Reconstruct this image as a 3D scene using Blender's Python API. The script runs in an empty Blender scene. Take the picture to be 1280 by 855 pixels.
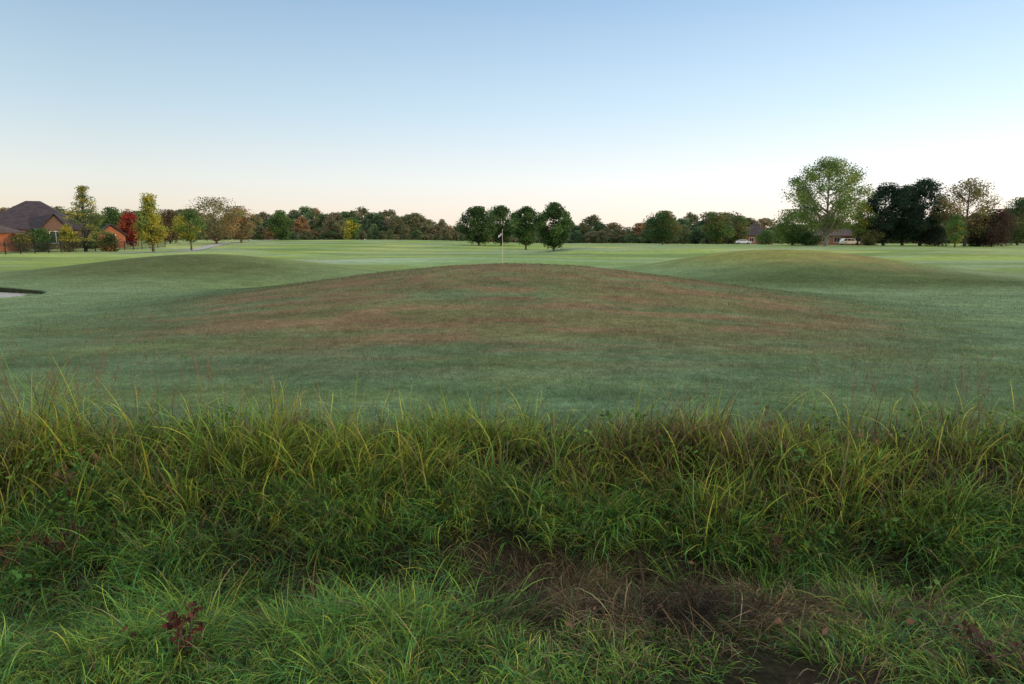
import bpy, math
import numpy as np
from mathutils import Vector
C = bpy.context.scene.collection
rng = np.random.default_rng(11)
R = math.radians
PITCH = R(8.5); F = 853.0; CAMZ = 1.7

# ------------------------------------------------------------------ noise / terrain
def _h(ix, iy, s):
    v = np.sin(ix*127.1 + iy*311.7 + s*74.7)*43758.5453
    return v - np.floor(v)
def vnoise(x, y, s=0):
    xi = np.floor(x); yi = np.floor(y); fx = x-xi; fy = y-yi
    fx = fx*fx*(3-2*fx); fy = fy*fy*(3-2*fy)
    a = _h(xi, yi, s); b = _h(xi+1, yi, s); c = _h(xi, yi+1, s); d = _h(xi+1, yi+1, s)
    return (a*(1-fx)+b*fx)*(1-fy)+(c*(1-fx)+d*fx)*fy
def fbm(x, y, s=0, o=4):
    t = 0; a = .5; n = 0
    for k in range(o):
        t = t + a*vnoise(x*2**k+k*3.1, y*2**k-k*1.7, s+k); n += a; a *= .5
    return t/n
def sst(a, b, x):
    t = np.clip((x-a)/(b-a), 0, 1); return t*t*(3-2*t)
def g2(x, y, cx, cy, sl, sr, sn, sf):
    dx = np.where(x < cx, (x-cx)/sl, (x-cx)/sr); dy = np.where(y < cy, (y-cy)/sn, (y-cy)/sf)
    return np.exp(-dx*dx-dy*dy)
BX, BY, BRX, BRY = -17.9, 20.6, 3.0, 2.3
def mound_c(x, y): return g2(x, y, 0, 18.0, 6.9, 6.6, 7.2, 6.0)
def mound_r(x, y): return g2(x, y, 12.6, 33, 6.0, 7.8, 6.2, 7)
def mound_l(x, y): return g2(x, y, -15.5, 34, 7.0, 7.0, 5.5, 7)
def H(x, y):
    x = np.asarray(x, float); y = np.asarray(y, float)
    yc = 3.78 + .12*np.sin(x*.9+.5)
    ditch = -(.60+.06*np.sin(x*.8))*np.exp(-((y-yc)/np.where(y < yc, .66, .84))**2)
    z = ditch + .05*(fbm(x*1.5, y*1.5, 3)-.5)*np.exp(-(np.maximum(y-5, 0)/3)**2)
    z = z + .07*(fbm(x*.25, y*.25, 5)-.5)*sst(5, 9, y)
    z = z + 1.08*mound_c(x, y)*sst(4.5, 9, y) + 1.26*mound_r(x, y) + 1.0*mound_l(x, y)
    z = z - .30*g2(x, y, -8.5, 26, 3, 3, 2.4, 2.4) - .20*g2(x, y, 13, 23.5, 7, 9, 2.5, 2)
    z = z + .5*g2(x, y, -3, 52, 14, 10, 8, 14)*.5
    z = z + .75*g2(x, y, 9, 92, 5, 6, 8, 8) + .6*g2(x, y, 24, 85, 7, 9, 7, 7) + .5*g2(x, y, -30, 75, 9, 9, 7, 7)
    z = z + .9*g2(x, y, 45, 70, 12, 14, 8, 8)*.6
    w = 1-.72*sst(-40, 20, x)
    z = z + 1.7*sst(55, 215, y)*w
    z = z + .5*(fbm(x*.03, y*.03, 9)-.5)*sst(30, 90, y)
    rb = np.sqrt(((x-BX)/BRX)**2+((y-BY)/BRY)**2)
    z = z - .35*(1-sst(.7, .98, rb))
    return z
def Hs(x, y): return float(H(np.array([x]), np.array([y]))[0])
def at(px, D): return ((px-640)/F*math.cos(PITCH)*D, D)
def ztop(py, D): return CAMZ + D*math.tan(math.atan((427.5-py)/F)-PITCH)
def ground_at(px, py):
    a = (px-640)/F; b = (427.5-py)/F
    d = Vector((a, math.cos(PITCH)+b*math.sin(PITCH), b*math.cos(PITCH)-math.sin(PITCH)))
    t = 1.0
    while t < 400:
        p = Vector((0, 0, CAMZ))+d*t
        if p.z < Hs(p.x, p.y): return p
        t *= 1.004
    return p

# ------------------------------------------------------------------ materials
def newmat(n):
    m = bpy.data.materials.new(n); m.use_nodes = True; nt = m.node_tree; nt.nodes.clear(); return m, nt
def N(nt, t, **k):
    n = nt.nodes.new(t)
    for a, b in k.items(): setattr(n, a, b)
    return n
def simple(n, col, rough=.8, noise=0, scale=5, metallic=0, bump=0, spec=.3):
    m, nt = newmat(n); L = nt.links
    o = N(nt, 'ShaderNodeOutputMaterial'); b = N(nt, 'ShaderNodeBsdfPrincipled')
    b.inputs['Roughness'].default_value = rough; b.inputs['Metallic'].default_value = metallic
    b.inputs['Specular IOR Level'].default_value = spec
    tc = N(nt, 'ShaderNodeTexCoord'); nz = N(nt, 'ShaderNodeTexNoise'); nz.inputs['Scale'].default_value = scale
    nz.inputs['Detail'].default_value = 6
    L.new(tc.outputs['Object'], nz.inputs['Vector'])
    mr = N(nt, 'ShaderNodeMapRange'); mr.inputs['To Min'].default_value = 1-noise; mr.inputs['To Max'].default_value = 1+noise
    mr.inputs['From Min'].default_value = .3; mr.inputs['From Max'].default_value = .7
    L.new(nz.outputs['Fac'], mr.inputs['Value'])
    mx = N(nt, 'ShaderNodeMix', data_type='RGBA', blend_type='MULTIPLY'); mx.inputs[0].default_value = 1
    mx.inputs[6].default_value = (*col, 1); L.new(mr.outputs[0], mx.inputs[7]); L.new(mx.outputs[2], b.inputs['Base Color'])
    if bump:
        bp = N(nt, 'ShaderNodeBump'); bp.inputs['Strength'].default_value = bump; L.new(nz.outputs['Fac'], bp.inputs['Height']); L.new(bp.outputs[0], b.inputs['Normal'])
    L.new(b.outputs[0], o.inputs[0]); return m
def attrmat(n, trans=.3, rough=.6, spec=.25):
    m, nt = newmat(n); L = nt.links
    o = N(nt, 'ShaderNodeOutputMaterial'); b = N(nt, 'ShaderNodeBsdfPrincipled'); a = N(nt, 'ShaderNodeAttribute', attribute_name='col')
    b.inputs['Roughness'].default_value = rough; b.inputs['Specular IOR Level'].default_value = spec
    L.new(a.outputs['Color'], b.inputs['Base Color'])
    tr = N(nt, 'ShaderNodeBsdfTranslucent'); L.new(a.outputs['Color'], tr.inputs['Color'])
    mx = N(nt, 'ShaderNodeMixShader'); mx.inputs[0].default_value = trans
    L.new(b.outputs[0], mx.inputs[1]); L.new(tr.outputs[0], mx.inputs[2]); L.new(mx.outputs[0], o.inputs[0]); return m
def brickmat(n, c1, c2):
    m, nt = newmat(n); L = nt.links
    o = N(nt, 'ShaderNodeOutputMaterial'); b = N(nt, 'ShaderNodeBsdfPrincipled'); b.inputs['Roughness'].default_value = .9
    tc = N(nt, 'ShaderNodeTexCoord'); mp = N(nt, 'ShaderNodeMapping'); mp.inputs['Rotation'].default_value = (R(90), 0, 0)
    bt = N(nt, 'ShaderNodeTexBrick'); bt.inputs['Scale'].default_value = 2
    bt.inputs['Color1'].default_value = (*c1, 1); bt.inputs['Color2'].default_value = (*c2, 1); bt.inputs['Mortar'].default_value = (.2, .13, .1, 1)
    L.new(tc.outputs['Object'], mp.inputs[0]); L.new(mp.outputs[0], bt.inputs[0]); L.new(bt.outputs[0], b.inputs['Base Color']); L.new(b.outputs[0], o.inputs[0]); return m
M_leaf = attrmat('leaf', .35, .7, .1); M_grass = attrmat('grass_blade', .35, .6, .12); M_turf = attrmat('turf_blade', .25, .7, .12)
M_bark = simple('bark', (.09, .07, .055), .95, .35, 3, bump=.4)
M_palebark = simple('pale_bark', (.28, .25, .2), .95, .35, 2, bump=.3)
M_brick = brickmat('brick', (.44, .15, .055), (.28, .08, .035))
M_brick2 = brickmat('tan_brick', (.17, .10, .07), (.11, .06, .045))
M_brick3 = brickmat('dull_brick', (.24, .11, .08), (.16, .07, .05))
M_shingle = simple('shingle', (.050, .040, .046), .95, .3, 1.5)
M_shingle2 = simple('brown_shingle', (.09, .065, .058), .95, .3, 1.5)
M_trim = simple('white_trim', (.6, .56, .5), .6, .05)
M_glass = simple('dark_glass', (.03, .035, .045), .1, .1, spec=.6)
M_door = simple('door_paint', (.09, .05, .03), .5, .1)
M_iron = simple('black_iron', (.015, .015, .016), .5, .1)
M_white = simple('white_paint', (.75, .76, .78), .3, .03, spec=.5)
M_rubber = simple('rubber', (.02, .02, .02), .85, .1)
M_metal = simple('rim_metal', (.45, .45, .46), .35, .05, metallic=.8)
M_lamp = simple('lamp_glass', (.6, .6, .58), .2, .05)
M_red = simple('red_lens', (.3, .02, .02), .3, .05)
M_pole = simple('flagstick_paint', (.50, .48, .36), .4, .03)
M_cloth = simple('dark_cloth', (.012, .014, .022), .9, .1)
M_clothw = simple('white_cloth', (.7, .7, .7), .9, .05)
M_sand = simple('sand', (.36, .33, .32), 1, .15, 6, bump=.5)
M_path = simple('path_concrete', (.36, .34, .31), .9, .15, 2)

def ground_mat():
    m, nt = newmat('ground_turf_and_soil'); L = nt.links
    o = N(nt, 'ShaderNodeOutputMaterial'); b = N(nt, 'ShaderNodeBsdfPrincipled'); b.inputs['Roughness'].default_value = .95
    b.inputs['Specular IOR Level'].default_value = .06
    a = N(nt, 'ShaderNodeAttribute', attribute_name='col'); tc = N(nt, 'ShaderNodeTexCoord')
    cur = a.outputs['Color']
    for sc, amt, sq in ((38, .45, 1), (7, .3, 1.2), (1.1, .18, 1.6), (.16, .14, 2.4)):
        mp = N(nt, 'ShaderNodeMapping'); mp.inputs['Scale'].default_value = (1, sq, 1)
        nz = N(nt, 'ShaderNodeTexNoise'); nz.inputs['Scale'].default_value = sc; nz.inputs['Detail'].default_value = 5; nz.inputs['Roughness'].default_value = .65
        L.new(tc.outputs['Object'], mp.inputs[0]); L.new(mp.outputs[0], nz.inputs['Vector'])
        mr = N(nt, 'ShaderNodeMapRange'); mr.inputs['From Min'].default_value = .3; mr.inputs['From Max'].default_value = .7
        mr.inputs['To Min'].default_value = 1-amt; mr.inputs['To Max'].default_value = 1+amt
        L.new(nz.outputs['Fac'], mr.inputs['Value'])
        mx = N(nt, 'ShaderNodeMix', data_type='RGBA', blend_type='MULTIPLY'); mx.inputs[0].default_value = 1
        L.new(cur, mx.inputs[6]); L.new(mr.outputs[0], mx.inputs[7]); cur = mx.outputs[2]
    L.new(cur, b.inputs['Base Color'])
    nz = N(nt, 'ShaderNodeTexNoise'); nz.inputs['Scale'].default_value = 22; nz.inputs['Detail'].default_value = 6
    L.new(tc.outputs['Object'], nz.inputs['Vector'])
    bp = N(nt, 'ShaderNodeBump'); bp.inputs['Strength'].default_value = .5; bp.inputs['Distance'].default_value = .03
    L.new(nz.outputs['Fac'], bp.inputs['Height']); L.new(bp.outputs[0], b.inputs['Normal'])
    L.new(b.outputs[0], o.inputs[0]); return m
M_ground = ground_mat()

# ------------------------------------------------------------------ helpers
def thing(name, label, cat, loc=(0, 0, 0), rotz=0, group=None):
    o = bpy.data.objects.new(name, None); C.objects.link(o); o.location = loc; o.rotation_euler = (0, 0, rotz)
    o.empty_display_size = .3
    o['label'] = label; o['category'] = cat
    if group: o['group'] = group
    return o
def link(name, me, mat, parent=None, label=None, cat=None, kind=None):
    o = bpy.data.objects.new(name, me); C.objects.link(o)
    if mat and len(me.materials) == 0: me.materials.append(mat)
    if parent: o.parent = parent
    if label: o['label'] = label
    if cat: o['category'] = cat
    if kind: o['kind'] = kind
    return o
class Acc:
    def __init__(s): s.v = []; s.q = []; s.c = []; s.n = 0
    def add(s, v, q, c=None):
        v = np.asarray(v, np.float32).reshape(-1, 3); s.v.append(v); s.q.append(np.asarray(q, np.int64).reshape(-1, 4)+s.n); s.n += len(v)
        if c is not None: s.c.append(np.asarray(c, np.float32).reshape(-1, 3))
    def mesh(s, name, smooth=False):
        v = np.concatenate(s.v); q = np.concatenate(s.q)
        me = bpy.data.meshes.new(name); me.vertices.add(len(v)); me.vertices.foreach_set('co', v.ravel())
        me.loops.add(q.size); me.loops.foreach_set('vertex_index', q.ravel().astype(np.int32))
        me.polygons.add(len(q)); me.polygons.foreach_set('loop_start', np.arange(0, q.size, 4, dtype=np.int32))
        if smooth: me.polygons.foreach_set('use_smooth', np.ones(len(q), bool))
        me.update(calc_edges=True)
        if s.c:
            c = np.concatenate(s.c); a = me.color_attributes.new('col', 'FLOAT_COLOR', 'POINT')
            a.data.foreach_set('color', np.concatenate([c, np.ones((len(c), 1), np.float32)], 1).ravel())
        return me
    def tube(s, pts, rad, sides=6):
        pts = [Vector(p) for p in pts]; V = []; Q = []
        for i, p in enumerate(pts):
            d = (pts[min(i+1, len(pts)-1)]-pts[max(i-1, 0)]).normalized()
            u = d.cross(Vector((.3, .9, .1))).normalized(); w = d.cross(u)
            for k in range(sides):
                a = 2*math.pi*k/sides; V.append(p+(u*math.cos(a)+w*math.sin(a))*rad[i])
        for i in range(len(pts)-1):
            for k in range(sides):
                k2 = (k+1) % sides; Q.append((i*sides+k, i*sides+k2, (i+1)*sides+k2, (i+1)*sides+k))
        s.add([tuple(v) for v in V], Q)
class PM:
    def __init__(s): s.v = []; s.f = []
    def poly(s, vs, fs): n = len(s.v); s.v += [tuple(v) for v in vs]; s.f += [tuple(i+n for i in f) for f in fs]
    def box(s, x0, x1, y0, y1, z0, z1):
        s.poly([(x0, y0, z0), (x1, y0, z0), (x1, y1, z0), (x0, y1, z0), (x0, y0, z1), (x1, y0, z1), (x1, y1, z1), (x0, y1, z1)],
               [(0, 3, 2, 1), (4, 5, 6, 7), (0, 1, 5, 4), (1, 2, 6, 5), (2, 3, 7, 6), (3, 0, 4, 7)])
    def prism(s, prof, y0, y1, inset=0):
        n = len(prof)
        a = [(p[0], y0, p[1]) for p in prof]; b = [(p[0], y1, p[1]) for p in prof]
        s.poly(a+b, [tuple(range(n)), tuple(range(2*n-1, n-1, -1))]+[(i, n+i, n+(i+1) % n, (i+1) % n) for i in range(n)])
    def cyl(s, cx, cy, cz, r, h, ax='y', n=16):
        V = []
        for t in (-h/2, h/2):
            for k in range(n):
                a = 2*math.pi*k/n; c, d = r*math.cos(a), r*math.sin(a)
                V.append((cx+c, cy+t, cz+d) if ax == 'y' else (cx+c, cy+d, cz+t))
        s.poly(V, [tuple(range(n)), tuple(range(2*n-1, n-1, -1))]+[(i, n+i, n+(i+1) % n, (i+1) % n) for i in range(n)])
    def build(s, name, mat, parent=None, bevel=0, **k):
        me = bpy.data.meshes.new(name); me.from_pydata(s.v, [], s.f); me.update()
        import bmesh
        b = bmesh.new(); b.from_mesh(me); bmesh.ops.recalc_face_normals(b, faces=b.faces); b.to_mesh(me); b.free()
        o = link(name, me, mat, parent, **k)
        if bevel:
            md = o.modifiers.new('bevel', 'BEVEL'); md.width = bevel; md.segments = 2; md.limit_method = 'ANGLE'
        return o

# ------------------------------------------------------------------ ground colours
def lerp(a, b, t): return a+(np.asarray(b)-a)*t[..., None]
def GC(x, y):
    n1 = fbm(x*.12, y*.22, 21); n2 = fbm(x*.5, y*.9, 22); n3 = fbm(x*.05, y*.02, 23); n4 = fbm(x*2.2, y*3.5, 24)
    n5 = fbm(x*.25, y*2.4, 25)
    c = np.zeros(x.shape+(3,)) + np.array((.092, .150, .070))
    c = lerp(c, (.125, .172, .066), sst(.4, .65, n2)*.6)
    c = lerp(c, (.11, .180, .100), sst(.45, .62, n5)*.5)
    far = sst(18, 50, y)
    c = lerp(c, (.215, .280, .072), far)
    c = lerp(c, (.160, .230, .072), far*sst(.42, .6, fbm(x*.06, y*.1, 28)))
    c = lerp(c, (.30, .33, .11), sst(45, 90, y)*sst(.45, .65, n3)*.8)
    st = .5+.5*np.sin(y*.30+x*.05+2*n3); c = lerp(c, c*1.32, sst(42, 65, y)*sst(.3, .7, st)*.85)
    c = lerp(c, (.25, .31, .19), sst(14, 34, y)*sst(.52, .64, fbm(x*.06, y*.22, 31))*.75)       # dew
    mw = g2(x, y, 0, 14.5, 7.2, 7.2, 5.6, 8)
    c = lerp(c, (.190, .265, .135), (1-sst(.04, .30, mw))*sst(8, 13, y)*(1-sst(26, 40, y))*(.45+.4*n2))
    c = lerp(c, (.38, .44, .32), g2(x, y, -8.5, 51, 6.5, 5, 5, 5)*.85)
    nb = fbm(x*.35, y*1.3, 41)
    c = lerp(c, (.150, .142, .064), sst(.10, .6, mw)*(.40+.55*sst(.35, .6, nb)))
    c = lerp(c, (.200, .128, .074), sst(.12, .6, mw)*sst(.43, .62, fbm(x*.8, y*3.0, 43))*.8)
    ml = g2(x, y, -15.5, 30.5, 7.5, 7.5, 4.0, 4.0); c = lerp(c, (.085, .100, .036), np.clip(ml*1.25, 0, 1)*.9)  # left mound: shade painted on the front face for relief
    c = lerp(c, (.19, .19, .06), g2(x, y, -15.5, 36.5, 7, 7, 2.5, 5)*.7)  # left mound: lit crest painted into the turf colour
    bowl = g2(x, y, -8.5, 26, 3.2, 3.2, 2, 2); c = lerp(c, (.12, .17, .05), bowl*.85)  # shadow of the bowl painted into the turf colour
    mr = mound_r(x, y); c = lerp(c, (.22, .215, .055), sst(.2, .85, mr)*.9)  # right mound: lit top painted in olive
    c = lerp(c, (.070, .100, .034), np.clip(g2(x, y, 13.5, 25.8, 8.5, 9.5, 1.8, 2.8)*1.3, 0, 1)*.92)  # right mound: base shadow painted into the colour
    c = lerp(c, (.20, .145, .065), g2(x, y, 16.5, 30, 5, 5, 2.5, 4)*sst(.38, .6, n2)*.8)
    gr = g2(x, y, -2, 48, 9, 9, 6, 8); c = lerp(c, (.21, .33, .12), np.clip(gr*1.6, 0, 1)*.5)
    rp = 1+((.74+.52*fbm(x*.5, y*5, 27))-1)*(1-sst(14, 32, y))
    c = c*rp[..., None]
    # soil below the rough grass
    edge = 5.75+.45*(fbm(x*1.1, x*0+2, 51)-.5)
    s = 1-sst(edge-.3, edge+.25, y)
    c = lerp(c, (.020, .019, .010), s)
    c = lerp(c, (.030, .022, .014), s*sst(.45, .6, n4))
    return c*(.85+.3*n4)[..., None]

def build_ground():
    b = 7; a = 2.57
    u = np.linspace(-1, 1, 601); X = a*np.sinh(b*u)
    v = np.linspace(-.5, 1, 521); Y = 4.5+a*np.sinh(b*v)
    xx, yy = np.meshgrid(X, Y); zz = H(xx, yy)
    nx, ny = len(X), len(Y)
    i = (np.arange(ny-1)[:, None]*nx+np.arange(nx-1)[None]).ravel()
    A = Acc(); A.add(np.stack([xx, yy, zz], -1), np.stack([i, i+1, i+nx+1, i+nx], 1), GC(xx, yy))
    link('ground', A.mesh('ground', True), M_ground, kind='structure', label='golf course ground with turf mounds and a shallow ditch', cat='ground')
build_ground()

# bunker
def build_bunker():
    n = 64
    def P(r, k, z):
        t = 2*math.pi*k/n; w = 1+.07*math.sin(3*t+1)+.04*math.sin(5*t)
        x = BX+BRX*r*w*math.cos(t); y = BY+BRY*r*w*math.sin(t); rr = BX+BRX*1.15*w*math.cos(t), BY+BRY*1.15*w*math.sin(t)
        return (x, y, Hs(*rr)+z)
    def ring(rs, dz, back):
        V = []; Q = []
        for r, z, bk in zip(rs, dz, back):
            for k in range(n): V.append(P(r, k, z+bk*max(0, math.sin(2*math.pi*k/n))))
        for i in range(len(rs)-1):
            for k in range(n): Q.append((i*n+k, i*n+(k+1) % n, (i+1)*n+(k+1) % n, (i+1)*n+k))
        return V, Q
    V, Q = ring([0, .3, .6, .85, .98, 1.03], [-.05, -.05, -.05, -.045, -.03, 0], [0]*6)
    A = Acc(); A.add(V, Q); link('bunker_sand', A.mesh('bunker_sand', True), M_sand, kind='structure')
    V, Q = ring([1.0, 1.015, 1.06, 1.15, 1.32], [-.06, .01, .03, .02, -.04], [0, .12, .15, .08, 0])
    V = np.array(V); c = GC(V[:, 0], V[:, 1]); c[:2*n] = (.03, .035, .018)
    A = Acc(); A.add(V, Q, c); link('bunker_lip', A.mesh('bunker_lip', True), M_ground, kind='structure')
build_bunker()

def build_path():
    pts = [at(150, 80), at(205, 88), at(238, 98), at(262, 118), at(285, 145), at(325, 175), at(345, 195), at(352, 225)]
    P = []
    for i in range(len(pts)-1):
        for t in np.linspace(0, 1, 14, endpoint=False):
            p0 = pts[max(i-1, 0)]; p1 = pts[i]; p2 = pts[i+1]; p3 = pts[min(i+2, len(pts)-1)]
            P.append([.5*((2*b)+(-a+c)*t+(2*a-5*b+4*c-d)*t*t+(-a+3*b-3*c+d)*t**3) for a, b, c, d in zip(p0, p1, p2, p3)])
    P = np.array(P); T = np.gradient(P, axis=0); T /= np.linalg.norm(T, axis=1)[:, None]; Nn = np.stack([-T[:, 1], T[:, 0]], 1)
    V = []; cols = [-1.0, -.4, .4, 1.0]
    for p, n in zip(P, Nn):
        for s in cols:
            q = p+n*s; V.append((q[0], q[1], Hs(*q)+.05))
    Q = [(i*4+j, i*4+j+1, i*4+j+5, i*4+j+4) for i in range(len(P)-1) for j in range(3)]
    A = Acc(); A.add(V, Q); link('cart_path', A.mesh('cart_path'), M_path, kind='structure')
build_path()

# ------------------------------------------------------------------ grass
def blades(A, P, L, az, th0, bend, w, nseg, cb, ct, twist=None, flat=0.0):
    n = len(P); t = np.linspace(0, 1, nseg+1)
    tm = (t[1:]+t[:-1])/2
    th = th0[:, None]+bend[:, None]*tm[None]**1.3
    st = (L/nseg)[:, None]
    r = np.concatenate([np.zeros((n, 1)), np.cumsum(np.sin(th)*st, 1)], 1); z = np.concatenate([np.zeros((n, 1)), np.cumsum(np.cos(th)*st, 1)], 1)
    azt = az[:, None]+(rng.normal(0, .35, n))[:, None]*t[None]
    ctr = np.stack([P[:, 0:1]+np.cos(azt)*r, P[:, 1:2]+np.sin(azt)*r, P[:, 2:3]+z], -1)
    if flat: ctr[..., 2] = np.maximum(ctr[..., 2], H(ctr[..., 0], ctr[..., 1])+flat)
    tw = rng.normal(0, .7, n) if twist is None else twist
    sd = np.stack([-np.sin(az+tw), np.cos(az+tw), rng.normal(0, .15, n)], -1)
    prof = np.minimum(1, .55+t*2.5)*(1-t**2.2)+.04
    hw = (w/2)[:, None]*prof[None]
    V = np.stack([ctr-sd[:, None]*hw[..., None], ctr+sd[:, None]*hw[..., None]], 2)
    k = nseg+1; base = (np.arange(n)*k*2)[:, None]+(np.arange(nseg)*2)[None]
    Q = np.stack([base, base+1, base+3, base+2], -1)
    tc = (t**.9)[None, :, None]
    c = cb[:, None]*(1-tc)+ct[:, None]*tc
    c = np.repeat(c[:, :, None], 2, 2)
    A.add(V, Q, c)
def pts(x, y, dz=-.01): return np.stack([x, y, H(x, y)+dz], -1)
def U(a, b, n): return rng.uniform(a, b, n)
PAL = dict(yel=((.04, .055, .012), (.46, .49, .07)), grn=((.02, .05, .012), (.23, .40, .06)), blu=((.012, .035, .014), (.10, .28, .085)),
           straw=((.07, .05, .03), (.37, .29, .16)), rust=((.035, .022, .012), (.19, .12, .06)), dk=((.01, .022, .008), (.07, .15, .04)))  # root colour of each pair darkened: occlusion painted into the blades
def pick(n, weights):
    ks = list(weights); W = np.array([np.broadcast_to(weights[k], n) for k in ks], float); W /= W.sum(0)
    u = rng.random(n); idx = (np.cumsum(W, 0) < u).sum(0).clip(0, len(ks)-1)
    cb = np.array([PAL[k][0] for k in ks])[idx]; ct = np.array([PAL[k][1] for k in ks])[idx]
    f = U(.5, 1.4, n)[:, None]; hue = 1+rng.normal(0, .08, (n, 3))
    return cb*f*hue, ct*f*hue
def tufted(A, cx, cy, per, L0, spread, th, bend, w, nseg, wt, flat=0, azn=.8, tr=(.6, 1.3), lean=1.5):
    n = len(cx); rep = rng.poisson(per*U(.5, 1.5, n)); idx = np.repeat(np.arange(n), rep); m = len(idx)
    sp = (spread*U(.6, 1.6, n))[idx]
    ox = rng.normal(0, 1, m)*sp; oy = rng.normal(0, 1, m)*sp
    x = cx[idx]+ox; y = cy[idx]+oy
    az = np.arctan2(oy, ox)+rng.normal(0, azn, m)
    ln = (rng.uniform(0, 6.28, n))[idx]; lk = U(0, lean, n)[idx]
    az = np.arctan2(np.sin(az)+lk*np.sin(ln), np.cos(az)+lk*np.cos(ln))
    L = L0[idx]*U(.4, 1.12, m)
    cb, ct = pick(m, {k: (v[idx] if isinstance(v, np.ndarray) else v) for k, v in wt.items()})
    tf = (U(tr[0], tr[1], n))[idx][:, None]
    bs = U(.6, 1.25, n)[idx]
    blades(A, pts(x, y), L, az, U(th[0], th[1], m), U(bend[0], bend[1], m)*bs, U(w[0], w[1], m), nseg, cb*tf, ct*tf, flat=flat)

# short mown turf
A = Acc(); n = 420000
y = 5.3*np.exp(rng.random(n)*math.log(26/5.3)); x = (rng.random(n)*2-1)*(.82*y+1.5)
c = GC(x, y); f = U(.55, 1.6, n)[:, None]
brown = rng.random(n) < .10
ct = c*f*1.3; ct[brown] = np.array((.24, .19, .10))*f[brown]
keep = (y > 5.75+.45*(fbm(x*1.1, x*0+2, 51)-.5)-.25)
x, y, c, ct = x[keep], y[keep], c[keep], ct[keep]; n = len(x)
L = U(.018, .05, n)*(1+.9*(fbm(x*3, y*3, 66) > .58))
c = np.maximum(c, np.array((.05, .08, .035)))
blades(A, pts(x, y, -.003), L, U(0, 6.28, n), U(.1, .9, n), U(0, .8, n), .0038*np.maximum(y/6, 1)*U(.7, 1.3, n), 1, c*.65, ct)
link('turf_blades', A.mesh('turf'), M_turf, label='short mown turf with brown patches on the mounds', cat='grass', kind='stuff')

# tall yellow green band on the far bank
A = Acc()
n = 1350; cx = U(-7.4, 7.4, n); cy = np.clip(5.10+rng.normal(0, .36, n), 4.5, 6.1)
k = (fbm(cx*1.6, cy*1.6, 77) > .46) | (rng.random(n) < .2); cx, cy = cx[k], cy[k]; n = len(cx)
px_left = sst(-1.2, -3.4, cx)
hn = fbm(cx*1.5, cy*1.5, 71)
L0 = (.18+.36*sst(.38, .68, hn)+.20*px_left+.06*sst(2, 4, cx))*np.where(cy > 5.5, .7, 1)*U(.5, 1.35, n)
br = sst(.48, .60, fbm(cx*.7+9, cy*1.2, 73))
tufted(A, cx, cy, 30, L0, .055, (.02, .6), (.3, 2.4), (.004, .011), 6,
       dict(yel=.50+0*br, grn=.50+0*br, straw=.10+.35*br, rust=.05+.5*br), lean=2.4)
n = 12000; x = U(-7.4, 7.4, n); y = U(4.5, 6.0, n)
cb, ct = pick(n, dict(yel=.22, grn=.33, straw=.25, rust=.2))
blades(A, pts(x, y), U(.08, .28, n), U(0, 6.28, n), U(0, .8, n), U(.2, 1.9, n), U(.003, .008, n), 4, cb, ct)
n = 1000; x = U(-7.4, 7.4, n); y = U(4.6, 5.9, n)
cb, ct = pick(n, dict(yel=.7, grn=.3))
blades(A, pts(x, y), U(.28, .62, n)+.15*sst(-1, -3.4, x), U(0, 6.28, n), U(0, .5, n), U(.4, 2.1, n), U(.007, .014, n), 7, cb*1.2, ct*1.1)
n = 1200; x = U(-7.4, 7.4, n); y = U(4.5, 5.8, n)                     # brown dead stalks in the band
cb, ct = pick(n, dict(rust=.6, straw=.4))
blades(A, pts(x, y), U(.25, .62, n), U(0, 6.28, n), U(0, .4, n), U(0, .7, n), U(.003, .006, n), 4, cb, ct*.8)
link('tall_grass', A.mesh('tall_grass'), M_grass, label='tall yellow green wild grass along the ditch bank', cat='grass', kind='stuff')

# drooping blue green clumps on the ditch sides and near bank
def hollow(x, y):       # dead hollow, right of centre
    return np.clip(g2(x, y, .60, 3.65, .95, 1.15, .75, .45)*2.4-.25+g2(x, y, 2.8, 3.35, .9, 1.1, .36, .32)*1.3, 0, 1)
A = Acc()
n = 2300; cx = U(-6, 6, n); cy = U(3.0, 4.85, n)
k = rng.random(n) > hollow(cx, cy)*1.08
k &= (fbm(cx*1.2, cy*1.2, 81) > .455) | (rng.random(n) < .14)
cx, cy = cx[k], cy[k]; n = len(cx)
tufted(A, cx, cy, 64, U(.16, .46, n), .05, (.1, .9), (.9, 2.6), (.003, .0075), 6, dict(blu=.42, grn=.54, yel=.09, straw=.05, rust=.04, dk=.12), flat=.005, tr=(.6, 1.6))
link('ditch_grass', A.mesh('ditch_grass'), M_grass, label='drooping dark green grass clumps on the ditch sides', cat='grass', kind='stuff')

A = Acc()
n = 2000; cx = U(-4.5, 4.5, n); cy = U(1.5, 3.1, n)
k = rng.random(n) > hollow(cx, cy)*1.3
k &= (rng.random(n) < np.where(cx > .4, .62, .95)) & ((fbm(cx*1.7, cy*1.7, 83) > .40) | (rng.random(n) < .3))
cx, cy = cx[k], cy[k]; n = len(cx)
rt = sst(-.5, .8, cx); edge = sst(2.1, 3.0, cy)
hn = fbm(cx*1.4, cy*1.4, 85)
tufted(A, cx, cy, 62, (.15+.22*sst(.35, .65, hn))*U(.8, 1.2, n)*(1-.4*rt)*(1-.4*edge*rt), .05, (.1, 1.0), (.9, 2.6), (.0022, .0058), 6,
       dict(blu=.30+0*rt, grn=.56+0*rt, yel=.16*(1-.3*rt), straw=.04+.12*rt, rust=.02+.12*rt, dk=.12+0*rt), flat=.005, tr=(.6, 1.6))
link('meadow_grass', A.mesh('meadow_grass'), M_grass, label='lush green grass on the near bank at the bottom', cat='grass', kind='stuff')

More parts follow.
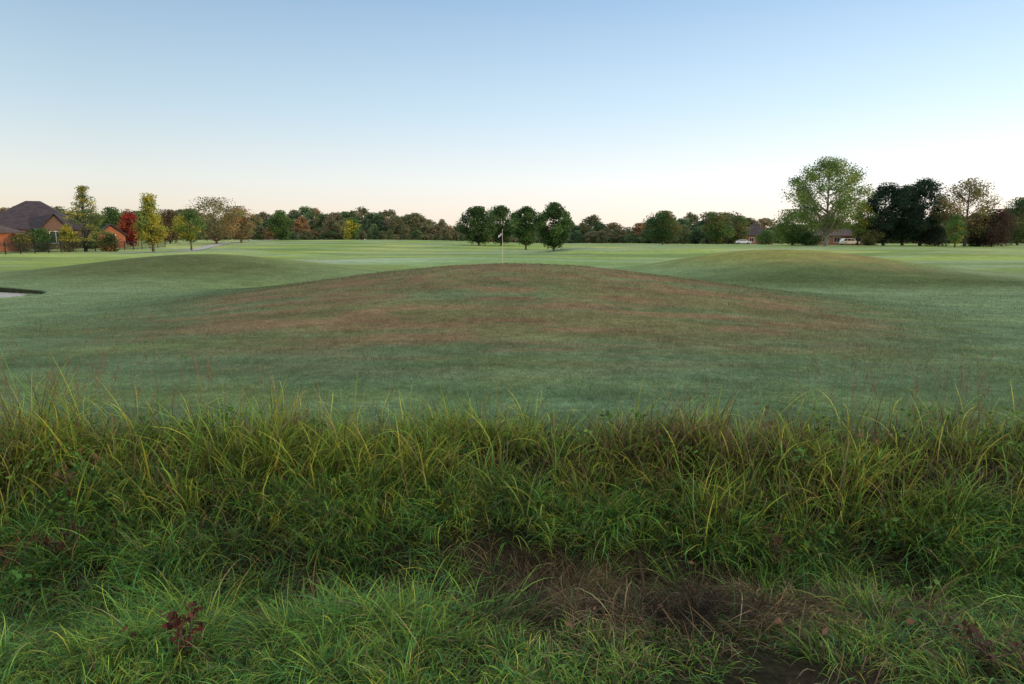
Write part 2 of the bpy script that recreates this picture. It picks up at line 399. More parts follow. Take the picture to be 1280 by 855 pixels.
# dead brown thatch: tangled strands leaning in every direction, matted in clumps
A = Acc(); n = 190000; x = U(-6, 6, n); y = U(2.4, 4.9, n); hh = hollow(x, y)
along = .30*np.exp(-((y-3.95)/.6)**2)
k = rng.random(n) < (.04+along+.85*hh); x, y, hh = x[k], y[k], hh[k]; n = len(x)
cb, ct = pick(n, dict(straw=.36, rust=.6, dk=.12))
azb = fbm(x*1.8, y*1.8, 90)*18
lump = fbm(x*4, y*4, 91)
tf = (.30+1.15*sst(.36, .68, lump))[:, None]
lift = hh*U(0, 1, n)*(.02+.16*sst(.4, .7, fbm(x*2.2, y*2.2, 92)))
blades(A, pts(x, y, 0)+np.stack([0*x, 0*x, lift], -1), U(.06, .32, n), azb+rng.normal(0, .8, n), U(.5, 1.6, n), U(.2, 1.6, n), U(.002, .005, n), 5, cb*tf, ct*tf, flat=.004)
link('dead_grass', A.mesh('dead_grass'), M_grass, label='brown dead grass thatch in the ditch hollow', cat='grass', kind='stuff')

# seed stalks
A = Acc()
sx = np.concatenate([U(-4.3, -2.0, 56), U(2.4, 4.3, 50), U(-2, 2.6, 24)]); sy = U(4.8, 5.8, len(sx)); n = len(sx)
Ls = np.concatenate([U(.6, 1.1, 56), U(.55, 1.0, 50), U(.4, .62, 24)])
azs = U(0, 6.28, n); th = U(0, .15, n); bd = U(.05, .45, n)
col = np.array((.24, .19, .09))*U(.7, 1.4, n)[:, None]
blades(A, pts(sx, sy), Ls, azs, th, bd, np.full(n, .0036), 8, col*.7, col, twist=np.zeros(n))
for i in range(n):
    m = 34; t = U(.68, 1, m)
    a = th[i]+bd[i]*(t*.6)**1.3; rr = np.sin(a)*Ls[i]*t; z = np.cos(a*.7)*Ls[i]*t
    P = np.stack([sx[i]+np.cos(azs[i])*rr, sy[i]+np.sin(azs[i])*rr, Hs(sx[i], sy[i])+z], -1)
    cc = np.array([(.20, .14, .08)]*m)*U(.7, 1.4, m)[:, None]
    blades(A, P, U(.015, .06, m), U(0, 6.28, m), U(.2, .8, m), U(0, .6, m), U(.002, .005, m), 2, cc, cc)
link('seed_stalks', A.mesh('seed_stalks'), M_grass, label='thin brown seed stalks above the tall grass', cat='grass', kind='stuff')

# leaf litter
def leaves(A, P, size, cols, zs=1.0):
    n = len(P); a = rng.normal(0, 1, (n, 3)); a[:, 2] *= zs; a /= np.linalg.norm(a, axis=1)[:, None]
    b = np.cross(a, rng.normal(0, 1, (n, 3))); b /= np.linalg.norm(b, axis=1)[:, None]
    s = size[:, None]
    V = np.stack([P-a*s*.55, P+b*s*.36, P+a*s*.55, P-b*s*.36], 1)
    A.add(V, np.arange(4*n).reshape(n, 4), np.repeat(cols, 4, 0))
A = Acc(); n = 2200; x = U(-5, 5, n); y = U(2.6, 4.7, n)
k = rng.random(n) < .08+.7*g2(x, y, 1.6, 4.0, .5, .5, .25, .25)+.35*hollow(x, y)+.6*g2(x, y, -3.1, 3.7, .4, .4, .4, .4); x, y = x[k], y[k]; n = len(x)
leaves(A, pts(x, y, .05)+np.stack([0*x, 0*x, U(0, .12, n)], -1), U(.015, .042, n), np.array((.14, .075, .045))*U(.3, 1.8, (n))[:, None], .6)
link('leaf_litter', A.mesh('leaf_litter'), M_grass, label='scattered red brown fallen leaves in the ditch', cat='leaves', kind='stuff')

# broad leaved weeds mixed into the bank grass
A = Acc(); n = 300; cx = U(-6, 6, n); cy = np.where(rng.random(n) < .6, U(4.3, 5.5, n), U(3.2, 4.4, n))
k = (fbm(cx*.9+4, cy*1.1, 97) > .5) & (hollow(cx, cy) < .3); cx, cy = cx[k], cy[k]; n = len(cx)
for i in range(n):
    m = rng.integers(25, 60); h = rng.uniform(.12, .38); r = rng.uniform(.05, .13)
    zt = rng.random(m)**.7
    P = np.stack([cx[i]+rng.normal(0, r, m)*(.4+.6*zt), cy[i]+rng.normal(0, r, m)*(.4+.6*zt), Hs(cx[i], cy[i])+.02+h*zt], -1)
    base = np.array([(.09, .20, .04), (.13, .24, .05), (.06, .15, .04), (.15, .09, .05)])[rng.choice(4, p=[.35, .3, .2, .15])]
    leaves(A, P, U(.018, .05, m), base*U(.5, 1.4, m)[:, None]*(.35+.75*zt)[:, None], .5)
link('broad_leaf_weeds', A.mesh('broad_leaf_weeds'), M_grass, label='small broad leaved weeds scattered through the bank grass', cat='weeds', kind='stuff')

# dried weeds
def weed(px, py, hgt, rad, label, nl=70, col=(.09, .025, .02)):
    p = ground_at(px, py); z = Hs(p.x, p.y)
    t = thing('dried_weed', label, 'weed', (p.x, p.y, z-.01), 0, 'dried weeds among the ditch grass')
    S = Acc(); Lf = Acc(); ends = []
    for k in range(9):
        a = rng.uniform(0, 6.28); r = rad*rng.uniform(.3, 1); h = hgt*rng.uniform(.5, 1)
        P = [(0, 0, 0), (math.cos(a)*r*.35, math.sin(a)*r*.35, h*.5), (math.cos(a)*r*.7, math.sin(a)*r*.7, h*.85), (math.cos(a)*r, math.sin(a)*r, h)]
        S.tube(P, [.004, .003, .0022, .0012], 4); ends += P[1:]
    e = np.array(ends)[rng.integers(0, len(ends), nl)]+rng.normal(0, .018, (nl, 3)); e[:, 2] = np.maximum(e[:, 2], .02)
    leaves(Lf, e, U(.012, .035, nl), np.array(col)*U(.5, 1.7, nl)[:, None])
    link('stems', S.mesh('weed_stems'), M_bark, t); link('leaves', Lf.mesh('weed_leaves'), M_grass, t)
weed(235, 822, .24, .10, 'dark red dried weed in the green grass at lower left', 130, (.085, .028, .022))
weed(84, 706, .32, .2, 'dark brown withered weed on the left side of the ditch', 190, (.06, .026, .02))
weed(18, 728, .30, .18, 'rust brown dried weed at the left edge of the ditch', 150, (.12, .05, .03))
weed(962, 712, .28, .14, 'brown leafy dried weed right of the bare hollow', 130, (.10, .045, .03))
weed(1240, 838, .18, .2, 'low brown dead weed in the bottom right corner', 130, (.09, .05, .035))

# ------------------------------------------------------------------ trees
def prof(style, s):
    if style == 'round': return np.sin(np.pi*np.clip(s*.92+.06, 0, 1))**.55
    if style == 'cone': return np.clip((1-s)**.85*np.clip(.5+s*4, 0, 1), 0.05, 1)
    if style == 'vase': return np.clip(.25+1.1*s, 0, 1)*np.clip((1-s)*3.2, 0, 1)**.5
    if style == 'tall': return np.sin(np.pi*np.clip(s*.86+.1, 0, 1))**.8
    return np.sin(np.pi*np.clip(s, 0, 1))**.5
def tree_mesh(h, W, style, cols, K, per, leaf, cb=.2, clump=.2, trunk_r=None, zsq=.7, dens=.5, bark_sides=7, rmin=.12):
    T = Acc(); Cw = Acc(); tr = trunk_r or h*.02
    cols = np.array(cols)*1.35; hc = h*(1-cb)
    lean = rng.normal(0, .015, 2)*h
    tp = [(lean[0]*t+h*.008*math.sin(5*t+1), lean[1]*t+h*.008*math.cos(4*t), h*.9*t) for t in np.linspace(0, 1, 8)]
    T.tube(tp, [tr*(1.35 if i == 0 else 1)*(1-i/8.2)**.9 for i in range(8)], bark_sides)
    cr = clump*W
    for k in range(K):
        s = (k+rng.random())/K
        if style == 'cone': s = s**1.5
        pr = float(prof(style, s)); a = rng.uniform(0, 1.3) + k*2.4
        r = max(pr*W/2-cr*.55, 0.02*W)*math.sqrt(rng.uniform(rmin, 1))
        c = np.array((math.cos(a)*r+lean[0]*.7, math.sin(a)*r+lean[1]*.7, h*cb+hc*(.05+.88*s)))
        f = max(.06, (c[2]-r*rng.uniform(.6, 1.0))/h*.98); f = min(f, .84)
        i = f/.9*7; i0 = min(int(i), 6); q = np.array(tp[i0])*(1-(i-i0))+np.array(tp[i0+1])*(i-i0)
        mid = (q+c)/2+np.array((0, 0, -.05*r))+rng.normal(0, .02*h, 3)*.6
        rr = tr*.42*(1-f*.75)
        T.tube([q, mid, c], [rr, rr*.6, rr*.2], 5)
        for j in range(4):
            e = c+rng.normal(0, 1, 3)*cr*.6
            T.tube([mid*.4+c*.6, e], [rr*.35, rr*.1], 3)
        m = int(per*rng.uniform(.6, 1.3)); sz = rng.uniform(.7, 1.25)
        d = rng.normal(0, 1, (m, 3)); d /= np.linalg.norm(d, axis=1)[:, None]
        P = c+d*(rng.random(m)**dens)[:, None]*cr*sz*np.array((1, 1, zsq))
        P += rng.normal(0, .12*cr, (m, 3))
        P[:, 2] = np.minimum(P[:, 2], h)
        base = cols[rng.integers(0, len(cols))]*rng.uniform(.8, 1.2)
        cc = base*U(.65, 1.35, m)[:, None]*(1+rng.normal(0, .06, (m, 3)))
        leaves(Cw, P, U(.6, 1.3, m)*leaf, cc, .7)
    return T.mesh('trunk', True), Cw.mesh('crown')
def place_tree(name, label, cat, px, D, tpy, wpx, style, cols, K=26, per=170, leaf=.3, bark=M_bark, group=None, **k):
    x, y = at(px, D); z = Hs(x, y)-.08; h = ztop(tpy, D)-z; W = wpx*1.2/F*math.cos(PITCH)*D
    tm, cm = tree_mesh(h, W, style, cols, int(K*1.15), int(per*1.6), leaf, **k)
    t = thing(name, label, cat, (x, y, z), 0, group)
    link('trunk', tm, bark, t); link('crown', cm, M_leaf, t)
    return t
DG = [(.052, .098, .032), (.064, .115, .036), (.042, .080, .030)]
MG = [(.08, .14, .04), (.10, .16, .045), (.065, .12, .035)]
LG = [(.16, .22, .06), (.20, .25, .065), (.12, .18, .05)]
YG = [(.26, .25, .045), (.33, .29, .05), (.19, .21, .04)]
OR = [(.27, .15, .05), (.22, .13, .055), (.17, .11, .05)]
RD = [(.24, .04, .03), (.17, .03, .025), (.26, .07, .035)]
BR = [(.21, .16, .085), (.17, .13, .07), (.23, .18, .085)]
OL = [(.13, .13, .045), (.15, .145, .05), (.10, .11, .04)]
DR = [(.06, .036, .032), (.07, .036, .034), (.055, .045, .03)]
EV = [(.030, .055, .034), (.040, .068, .038), (.024, .046, .03)]
# left
place_tree('feathery_conifer', 'tall feathery yellow green conifer beside the dark roofed house', 'tree', 105, 92, 228, 66, 'cone', [(.15, .18, .06), (.12, .16, .06), (.26, .24, .05)], 56, 60, .2, cb=.05, clump=.10, zsq=.3, rmin=.35)
place_tree('young_tree', 'conical yellow green tree with slim trunk near the fence end', 'tree', 190, 88, 241, 44, 'cone', YG+LG[:1], 32, 140, .2, cb=.18, clump=.17)
place_tree('young_tree', 'small rounded yellow green tree right of the conical tree', 'tree', 238, 98, 262, 34, 'round', YG+MG, 20, 150, .2, cb=.25, clump=.2)
place_tree('bronze_tree', 'wide sparse brown leaved tree behind the small yellow tree', 'tree', 270, 135, 247, 70, 'round', BR+OL, 38, 90, .26, cb=.12, clump=.14)
place_tree('bronze_tree', 'brown autumn tree on the right flank of the wide brown tree', 'tree', 301, 150, 258, 40, 'round', BR+OR, 22, 120, .3, cb=.12, clump=.18)
place_tree('red_tree', 'bright red autumn tree left of the conical yellow tree', 'tree', 164, 118, 266, 26, 'round', RD, 18, 150, .26, cb=.05, clump=.22)
place_tree('dark_tree', 'dark green round tree behind the red tree', 'tree', 142, 128, 259, 32, 'round', DG+MG, 18, 150, .3, cb=.1, clump=.22)
place_tree('orange_tree', 'orange brown tree behind the conical yellow tree', 'tree', 212, 140, 262, 34, 'round', OR+BR, 18, 150, .3, cb=.08, clump=.22)
place_tree('garden_shrub', 'green shrub in front of the dark roofed house', 'shrub', 52, 92, 286, 30, 'round', MG, 14, 130, .2, cb=.02, clump=.26)
place_tree('garden_shrub', 'small olive shrub close to the orange outbuilding', 'shrub', 28, 90, 292, 20, 'round', OL, 12, 130, .2, cb=.02, clump=.26)
place_tree('garden_shrub', 'yellowish shrub between the dark roofed house and the feathery conifer', 'shrub', 84, 90, 284, 24, 'round', YG+OL, 12, 130, .2, cb=.02, clump=.26)
place_tree('garden_shrub', 'rusty green shrub right of the feathery conifer', 'shrub', 137, 90, 292, 24, 'round', OL+OR, 12, 130, .2, cb=.02, clump=.26)
place_tree('green_tree', 'lone dark green tree on the far fairway left of centre', 'tree', 352, 190, 263, 26, 'tall', DG+MG, 20, 160, .38, cb=.1, clump=.22)
place_tree('green_tree', 'yellow green narrow tree on the far fairway edge', 'tree', 440, 230, 272, 20, 'tall', YG+MG, 14, 150, .42, cb=.05, clump=.26)
# centre group
place_tree('oak_tree', 'dark green oak, leftmost of the four near the flagstick', 'tree', 598, 142, 258, 45, 'round', DG, 40, 160, .3, cb=.10, clump=.14)
place_tree('oak_tree', 'dark green oak directly behind the flagstick', 'tree', 626, 148, 257, 42, 'round', DG, 38, 160, .3, cb=.10, clump=.14)
place_tree('oak_tree', 'dark green oak right of the flagstick, thin at its base', 'tree', 657, 112, 258, 38, 'vase', DG+[(.07, .125, .038)], 38, 160, .26, cb=.14, clump=.14)
place_tree('oak_tree', 'nearest dark green oak, rightmost of the four near the flagstick', 'tree', 692, 88, 253, 44, 'tall', DG+[(.07, .125, .038)], 44, 170, .22, cb=.10, clump=.14)
# right
place_tree('round_tree', 'dark olive round tree right of centre in front of the treeline', 'tree', 828, 200, 264, 42, 'round', DG+OL, 24, 170, .4, cb=.1, clump=.18)
place_tree('green_tree', 'olive green tree left of the white parked car', 'tree', 896, 215, 266, 38, 'round', OL+MG, 22, 170, .42, cb=.1, clump=.18)
place_tree('green_tree', 'dull green tree with pale top beside the olive tree', 'tree', 922, 220, 270, 24, 'tall', MG+OL, 16, 150, .42, cb=.1, clump=.22)
place_tree('sycamore_tree', 'tall airy light green sycamore towering over the right treeline', 'tree', 1032, 150, 195, 90, 'round', LG+MG[:1], 100, 125, .32, bark=M_palebark, cb=.18, clump=.105, trunk_r=.33, dens=.6, rmin=.2)
place_tree('bushy_tree', 'low bushy green tree left of the tall sycamore', 'tree', 990, 165, 262, 50, 'round', MG+LG, 26, 160, .34, cb=.05, clump=.18)
place_tree('bushy_tree', 'yellow green tree leaning right of the tall sycamore', 'tree', 1072, 165, 250, 36, 'tall', LG+YG, 18, 120, .34, cb=.2, clump=.2)
place_tree('evergreen_oak', 'dark evergreen, leftmost and lowest of the dark mass on the right', 'tree', 1104, 165, 228, 50, 'round', EV, 44, 170, .38, cb=.05, clump=.16)
place_tree('evergreen_oak', 'dark evergreen in the middle of the dark mass on the right', 'tree', 1128, 172, 230, 46, 'round', EV, 40, 170, .38, cb=.05, clump=.16)
place_tree('evergreen_oak', 'dark evergreen, rightmost and tallest of the dark mass on the right', 'tree', 1150, 160, 222, 54, 'round', EV, 48, 170, .38, cb=.05, clump=.15)
place_tree('locust_tree', 'full olive gold tree right of the dark evergreens', 'tree', 1206, 150, 223, 64, 'round', [(.16, .14, .05), (.12, .12, .045), (.20, .15, .06)], 44, 120, .3, cb=.16, clump=.15)
place_tree('dark_red_tree', 'dark reddish brown low tree near the right edge', 'tree', 1240, 150, 262, 48, 'round', DR, 24, 180, .3, cb=.04, clump=.2)
place_tree('dark_tree', 'dark green tree at the right edge of the view', 'tree', 1272, 175, 247, 46, 'round', DG+OL, 26, 170, .36, cb=.08, clump=.2)
place_tree('small_tree', 'small green yellow tree in front of the evergreens on the right', 'tree', 1194, 140, 268, 22, 'tall', MG+YG[2:], 14, 120, .24, cb=.15, clump=.22)
for lab, px, D, tp, wp, cs in (('low dark hedge shrub under the left side of the sycamore', 1010, 160, 290, 26, DG), ('low olive shrub right of the white sport utility car', 1088, 162, 288, 24, OL),
                               ('dark low shrub under the evergreens on the right', 1168, 158, 284, 40, EV+DR), ('low green shrub left of the bushy green tree', 958, 200, 288, 26, MG), ('dark low shrub at the foot of the reddish brown tree', 1222, 152, 290, 34, DR+DG)):
    place_tree('low_shrub', lab, 'shrub', px, D, tp, wp, 'round', cs, 14, 130, .3, cb=.02, clump=.25)

# far treeline from shared protos
protos = []
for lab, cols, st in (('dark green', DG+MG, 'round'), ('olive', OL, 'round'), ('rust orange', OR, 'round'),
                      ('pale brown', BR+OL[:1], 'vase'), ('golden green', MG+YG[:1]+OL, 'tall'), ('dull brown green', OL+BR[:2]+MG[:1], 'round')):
    cols = [tuple(np.array(c)*.82+np.array((.026, .032, .034))) for c in cols]  # aerial haze mixed into the leaf colours
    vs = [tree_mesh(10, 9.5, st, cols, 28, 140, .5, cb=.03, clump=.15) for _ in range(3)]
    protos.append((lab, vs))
tx = [-160, 0, 30, 60, 130, 215, 260, 310, 340, 370, 385, 400, 430, 460, 500, 540, 575, 600, 640, 700, 715, 735, 760, 790, 810, 870, 890, 930, 965, 1000, 1080, 1280, 1420]
ty = [256, 257, 258, 262, 264, 266, 264, 272, 267, 267, 259, 266, 260, 263, 267, 274, 284, 286, 286, 286, 281, 271, 279, 282, 272, 270, 267, 271, 278, 279, 275, 262, 255]
px = -150; layer = 0
while layer < 2:
    D = rng.uniform(255, 315) if layer == 0 else rng.uniform(232, 250); x, yv = at(px, D); z = Hs(x, yv)-.1
    tp = np.interp(px, tx, ty)
    tp = tp+rng.uniform(-5, 8) if layer == 0 else 300-(300-tp)*rng.uniform(.3, .75)
    h = ztop(tp, D)-z
    left = px < 640
    pr = [.22, .26, .08, .12, .20, .12] if left else [.30, .28, .04, .06, .20, .12]
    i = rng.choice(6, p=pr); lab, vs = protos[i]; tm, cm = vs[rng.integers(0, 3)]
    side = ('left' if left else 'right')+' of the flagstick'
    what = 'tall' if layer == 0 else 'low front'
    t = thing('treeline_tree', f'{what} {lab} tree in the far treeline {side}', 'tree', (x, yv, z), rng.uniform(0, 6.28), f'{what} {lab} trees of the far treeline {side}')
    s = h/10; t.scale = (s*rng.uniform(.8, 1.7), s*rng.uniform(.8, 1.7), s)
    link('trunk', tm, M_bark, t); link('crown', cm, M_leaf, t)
    px += rng.uniform(5, 13) if layer == 0 else rng.uniform(9, 22)
    if px > 1425: layer += 1; px = -150
A = Acc()
for D, hgt, m in ((252, 2.0, 24000), (318, 6.5, 32000), (330, 4, 16000)):
    p = U(-260, 1540, m); x = (p-640)/F*.989*D; y = D+rng.normal(0, 3, m)
    top = hgt*(.5+.9*fbm(x*.09, y*0+D, 95)); z = H(x, y)+top*rng.random(m)**.7
    cl = np.array([DG[0], OL[0], OL[1], BR[1], MG[2], MG[0]])[(vnoise(x*.25, y*.25, 96)*6).astype(int).clip(0, 5)]
    leaves(A, np.stack([x, y, z], -1), U(.6, 1.3, m), (cl*.95+.03)*U(.6, 1.4, m)[:, None], .7)  # pale offset in the leaf colour is painted haze
link('undergrowth', A.mesh('undergrowth'), M_leaf, label='dense mixed undergrowth along the foot of the far treeline', cat='undergrowth', kind='stuff')

# ------------------------------------------------------------------ buildings
def house(px, D, w, d, eave, ridge, rot, label, name='brick_house', wallm=M_brick, roofm=M_shingle, gable=False, wins=(), door=None, wing=None, garage=None, hipf=.45):
    x, y = at(px, D); z = Hs(x, y)-.1
    t = thing(name, label, 'house', (x, y, z), R(rot))
    p = PM()
    if gable:
        p.prism([(-w/2, 0), (w/2, 0), (w/2, eave), (0, ridge-.12), (-w/2, eave)], -d/2, d/2)
    else: p.box(-w/2, w/2, -d/2, d/2, 0, eave)
    if wing: p.prism([(wing[0], 0), (wing[1], 0), (wing[1], eave), ((wing[0]+wing[1])/2, wing[2]-.12), (wing[0], eave)], -d/2-wing[3], -d/2-.003)
    p.build('wall', wallm, t)
    r = PM(); o = .45
    if gable:
        sl = (ridge-eave)/(w/2); xe = w/2+o; ze = eave-o*sl
        r.prism([(-xe, ze), (0, ridge), (xe, ze), (xe, ze+.2), (0, ridge+.22), (-xe, ze+.2)], -d/2-o, d/2+o)
    else:
        a, b = w/2+o, d/2+o; rl = max(w/2-d*hipf, .8); e = eave
        r.poly([(-a, -b, e), (a, -b, e), (a, b, e), (-a, b, e), (-a, -b, e+.2), (a, -b, e+.2), (a, b, e+.2), (-a, b, e+.2), (-rl, 0, ridge), (rl, 0, ridge)],
               [(0, 3, 2, 1), (0, 1, 5, 4), (1, 2, 6, 5), (2, 3, 7, 6), (3, 0, 4, 7), (4, 5, 9, 8), (5, 6, 9), (6, 7, 8, 9), (7, 4, 8)])
    if wing:
        c = (wing[0]+wing[1])/2; hw = (wing[1]-wing[0])/2; sl = (wing[2]-eave)/hw; xe = hw+.35; ze = eave-.35*sl
        r.prism([(c-xe, ze), (c, wing[2]), (c+xe, ze), (c+xe, ze+.2), (c, wing[2]+.22), (c-xe, ze+.2)], -d/2-wing[3]-.35, 0)
    r.build('roof', roofm, t)
    for (fx, cx, cz, ww, wh) in wins:
        f = PM()
        bars = ((cx-ww/2-.1, cx+ww/2+.1, cz+wh/2, cz+wh/2+.1), (cx-ww/2-.12, cx+ww/2+.12, cz-wh/2-.1, cz-wh/2), (cx-ww/2-.1, cx-ww/2, cz-wh/2, cz+wh/2), (cx+ww/2, cx+ww/2+.1, cz-wh/2, cz+wh/2), (cx-.03, cx+.03, cz-wh/2, cz+wh/2))
        g = PM()
        if fx == 'f':
            yb = -d/2-(wing[3] if wing and wing[0] < cx < wing[1] else 0)
            for (a, b, c2, e2) in bars: f.box(a, b, yb-.06, yb-.002, c2, e2)
            g.box(cx-ww/2, cx+ww/2, yb-.03, yb-.004, cz-wh/2, cz+wh/2)
        else:
            xb = w/2
            for (a, b, c2, e2) in bars: f.box(xb+.002, xb+.06, a, b, c2, e2)
            g.box(xb+.004, xb+.03, cx-ww/2, cx+ww/2, cz-wh/2, cz+wh/2)
        fo = f.build('window', M_trim, t); g.build('pane', M_glass, fo)
    if door is not None:
        q = PM(); q.box(door-.5, door+.5, -d/2-.06, -d/2-.002, .1, 2.2); dd = q.build('door', M_door, t)
        q = PM(); q.cyl(door+.38, -d/2-.09, 1.1, .04, .06); q.build('handle', M_metal, dd)
    if garage is not None:
        q = PM()
        for k in range(4): q.box(garage-2.0, garage+2.0, -d/2-.05, -d/2-.003, .1+k*.5, .57+k*.5)
        q.build('garage_door', M_door, t)
    return t
house(46, 112, 14, 12, 2.8, 7.5, 24, 'large brick house with steep dark hipped roof on the far left', wallm=M_brick2,
      wins=(('f', -4.8, 1.6, 1.3, 1.5), ('f', 4.0, 1.7, 1.5, 1.7), ('s', -2.5, 1.7, 1.2, 1.5), ('s', 2.2, 1.7, 1.2, 1.5)), door=-.6, wing=(2.0, 6.0, 5.2, 1.8), hipf=.5)
house(-14, 92, 7.5, 7.5, 2.4, 3.7, 35, 'orange brick outbuilding with low brown roof at the left edge', name='brick_garage', roofm=M_shingle2,
      wins=(('s', 1.5, 1.5, 1.1, 1.2),), garage=-1.0)
house(138, 112, 3.8, 6.0, 2.2, 3.7, 34, 'small orange brick gabled house behind the conical yellow tree', gable=True,
      wins=(('f', 0, 1.5, 1.1, 1.3), ('s', 1, 1.5, 1.1, 1.2)))
house(1050, 190, 15, 9, 2.4, 4.3, -4, 'low red brick house behind the tall sycamore', wallm=M_brick3, roofm=M_shingle2,
      wins=(('f', -5.5, 1.5, 1.5, 1.3), ('f', -2.6, 1.5, 1.5, 1.3), ('f', 3.0, 1.5, 1.5, 1.3), ('f', 6, 1.5, 1.5, 1.3)), door=.3)
house(942, 228, 9, 9, 2.7, 6.6, 3, 'dark roofed dull brick house beyond the bushy tree right of centre', wallm=M_brick3,
      wins=(('f', -2.5, 1.5, 1.4, 1.3), ('f', 2.4, 1.5, 1.4, 1.3)), door=0, gable=False)

# ------------------------------------------------------------------ fence
def fence():
    a = np.array(at(-60, 69)); b = np.array(at(206, 112)); n = 18; L = np.linalg.norm(b-a); u = (b-a)/L; s = L/n
    t = thing('metal_fence', 'black metal picket fence along the gardens on the left', 'fence', (a[0], a[1], Hs(*a)))
    o = np.array((a[0], a[1], Hs(*a)))
    for i in range(n+1):
        p = a+u*s*i; z = Hs(*p); q = PM(); x, y, zz = p[0]-o[0], p[1]-o[1], z-o[2]
        q.box(x-.035, x+.035, y-.035, y+.035, zz-.1, zz+1.35); q.box(x-.05, x+.05, y-.05, y+.05, zz+1.35, zz+1.4); q.build('post', M_iron, t)
        if i == n: break
        p2 = a+u*s*(i+1); z2 = Hs(*p2)-o[2]; A = Acc()
        x2, y2 = p2[0]-o[0], p2[1]-o[1]; ux, uy = u*.036
        for hh in (.18, 1.05, 1.22):
            A.tube([(x+ux, y+uy, zz+hh), (x2-ux, y2-uy, z2+hh)], [.024, .024], 4)
        m = 20
        for k in range(1, m):
            f = k/m; A.tube([(x+(x2-x)*f, y+(y2-y)*f, zz+(z2-zz)*f+.08), (x+(x2-x)*f, y+(y2-y)*f, zz+(z2-zz)*f+1.27)], [.014, .014], 4)
        link('panel', A.mesh('panel'), M_iron, t)
fence()

# ------------------------------------------------------------------ cars
def car(px, D, rot, label, suv=True):
    x, y = at(px, D); z = Hs(x, y)+.01
    t = thing('parked_car', label, 'car', (x, y, z), R(rot))
    p = PM(); p.prism([(-2.25, .35), (2.2, .35), (2.3, .55), (2.25, .85), (1.3, 1.02), (-2.25, 1.05), (-2.32, .6)], -.88, .88); p.build('body', M_white, t, bevel=.06)
    p = PM(); top = 1.65 if suv else 1.42
    prof_ = [(1.25, 1.0), (.6, top), (-1.7 if suv else -1.1, top), (-2.2 if suv else -1.9, 1.03)]
    p.prism(prof_, -.76, .76); p.build('cabin', M_white, t, bevel=.05)
    for s in (-1, 1):
        for (x0, x1, t0, t1) in ((.05, .95, .05, .5), (-1.0, -.05, -1.0, -.05), (-1.9, -1.1, -1.65 if suv else -1.2, -1.1)):
            q = PM(); q.poly([(x0, s*.775, 1.08), (x1, s*.775, 1.08), (t1, s*.775, top-.12), (t0, s*.775, top-.12)], [(0, 1, 2, 3)]); q.build('window', M_glass, t)
    q = PM(); q.poly([(1.20, -.66, 1.08), (1.20, .66, 1.08), (.68, .62, top-.08), (.68, -.62, top-.08)], [(0, 1, 2, 3)])
    for i, v in enumerate(q.v): q.v[i] = (v[0]+.06, v[1], v[2])
    q.build('windscreen', M_glass, t)
    for sx in (1.42, -1.45):
        for s in (-1, 1):
            q = PM(); q.cyl(sx, s*.8, .34, .34, .22, n=20); w = q.build('wheel', M_rubber, t)
            q = PM(); q.cyl(sx, s*.9, .34, .2, .05, n=14); q.build('rim', M_metal, w)
    for s in (-1, 1):
        q = PM(); q.box(2.22, 2.32, s*.65-.17, s*.65+.17, .66, .8); q.build('headlight', M_lamp, t)
        q = PM(); q.box(-2.36, -2.26, s*.7-.1, s*.7+.1, .7, .95); q.build('tail_light', M_red, t)
car(1062, 172, 6, 'white parked sport utility car in front of the low red brick house')
car(929, 212, -8, 'white parked saloon car before the dark roofed dull brick house', False)

# ------------------------------------------------------------------ flagstick
def flag():
    x, y = at(628, 46); z = Hs(x, y)
    t = thing('golf_flagstick', 'golf flagstick with limp dark and white flag on the green behind the mound', 'flagstick', (x, y, z))
    A = Acc(); A.tube([(0, 0, -.15), (0, 0, .8), (0, 0, ztop(287, 46)-z)], [.02, .018, .014], 8); link('pole', A.mesh('pole', True), M_pole, t)
    h = ztop(287, 46)-z
    V = []; Q = []; nu, nv = 14, 12
    for i in range(nv+1):
        f = i/nv
        for k in range(nu+1):
            g = k/nu
            V.append((.016-g*.32*(1-.3*f)+.015*math.sin(9*f)*g, .055*math.sin(g*11+f*2)*(.5+f), h-.05-f*.6-g*.28*(1-f*.3)))
    for i in range(nv):
        for k in range(nu): Q.append((i*(nu+1)+k, i*(nu+1)+k+1, (i+1)*(nu+1)+k+1, (i+1)*(nu+1)+k))
    A = Acc(); A.add(V, Q); me = A.mesh('flag', True); me.materials.append(M_cloth); me.materials.append(M_clothw)
    for i, p in enumerate(me.polygons):
        r = i//nu; k = i % nu
        if 2 <= r <= 4 and k > 3: p.material_index = 1
    link('flag', me, M_cloth, t)
    p = PM(); p.cyl(0, 0, h+.012, .022, .03, 'z', 10); p.build('finial', M_pole, t)
    c = PM()
    c.cyl(0, 0, .012, .058, .006, 'z', 20); c.build('cup_rim', M_white, t)
flag()

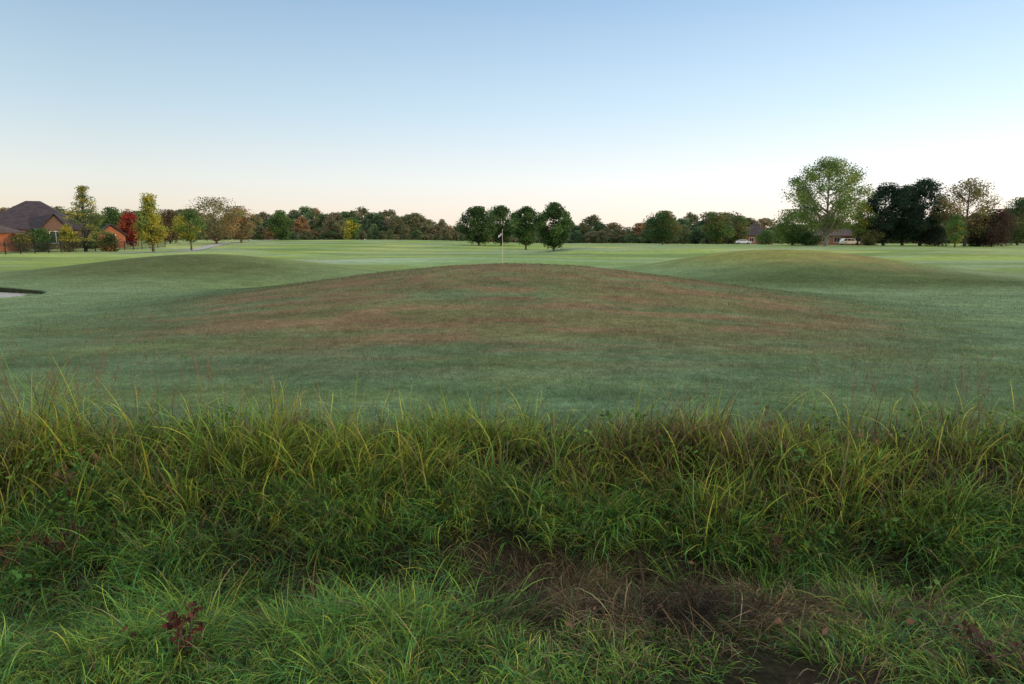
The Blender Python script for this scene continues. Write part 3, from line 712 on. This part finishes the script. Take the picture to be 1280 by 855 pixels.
# ------------------------------------------------------------------ light, sky, camera
SAZ, SEL = R(112), R(6)
S = Vector((math.sin(SAZ)*math.cos(SEL), math.cos(SAZ)*math.cos(SEL), math.sin(SEL)))
w = bpy.data.worlds.new('World'); bpy.context.scene.world = w; w.use_nodes = True; nt = w.node_tree; nt.nodes.clear(); L = nt.links
out = N(nt, 'ShaderNodeOutputWorld'); bg = N(nt, 'ShaderNodeBackground'); bg2 = N(nt, 'ShaderNodeBackground'); ad = N(nt, 'ShaderNodeAddShader')
sk = N(nt, 'ShaderNodeTexSky', sky_type='NISHITA'); sk.sun_disc = False; sk.sun_elevation = SEL; sk.sun_rotation = SAZ
L.new(sk.outputs[0], bg.inputs[0]); bg.inputs[1].default_value = .05
tc = N(nt, 'ShaderNodeTexCoord'); sp = N(nt, 'ShaderNodeSeparateXYZ'); L.new(tc.outputs['Generated'], sp.inputs[0])
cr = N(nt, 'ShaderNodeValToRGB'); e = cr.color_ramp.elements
stops = [(0, (.78, .66, .58)), (.03, (.78, .69, .63)), (.08, (.71, .72, .74)), (.17, (.48, .61, .73)), (.31, (.265, .41, .60)), (.42, (.36, .48, .64)), (.6, (.74, .80, .84)), (1, (1.05, 1.04, 1.0))]  # upper stops, out of view, brighter than real sky: added fill for the ground
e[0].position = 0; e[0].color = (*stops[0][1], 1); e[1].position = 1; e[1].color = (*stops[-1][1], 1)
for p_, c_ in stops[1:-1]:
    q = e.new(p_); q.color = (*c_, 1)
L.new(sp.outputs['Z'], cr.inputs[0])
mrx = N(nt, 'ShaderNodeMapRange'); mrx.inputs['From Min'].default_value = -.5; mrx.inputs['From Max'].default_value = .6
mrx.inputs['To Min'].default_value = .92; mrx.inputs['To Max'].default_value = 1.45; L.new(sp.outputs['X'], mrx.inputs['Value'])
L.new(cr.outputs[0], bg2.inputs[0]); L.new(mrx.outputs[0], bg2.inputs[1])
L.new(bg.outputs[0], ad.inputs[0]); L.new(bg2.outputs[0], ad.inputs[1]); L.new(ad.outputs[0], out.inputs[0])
sl = bpy.data.lights.new('sun', 'SUN'); sl.energy = 2.3; sl.angle = R(1.5); sl.color = (1, .68, .42)
so = bpy.data.objects.new('sun', sl); C.objects.link(so); so.rotation_euler = S.to_track_quat('Z', 'Y').to_euler(); so.location = (30, -10, 30)
cam = bpy.data.cameras.new('camera'); cam.lens = 36*F/1280; cam.sensor_width = 36; cam.clip_start = .05; cam.clip_end = 5000
co = bpy.data.objects.new('camera', cam); C.objects.link(co); co.location = (0, 0, CAMZ); co.rotation_euler = (R(90)-PITCH, 0, 0)
sc = bpy.context.scene; sc.camera = co
sc.view_settings.view_transform = 'Standard'; sc.view_settings.look = 'None'; sc.view_settings.exposure = 0
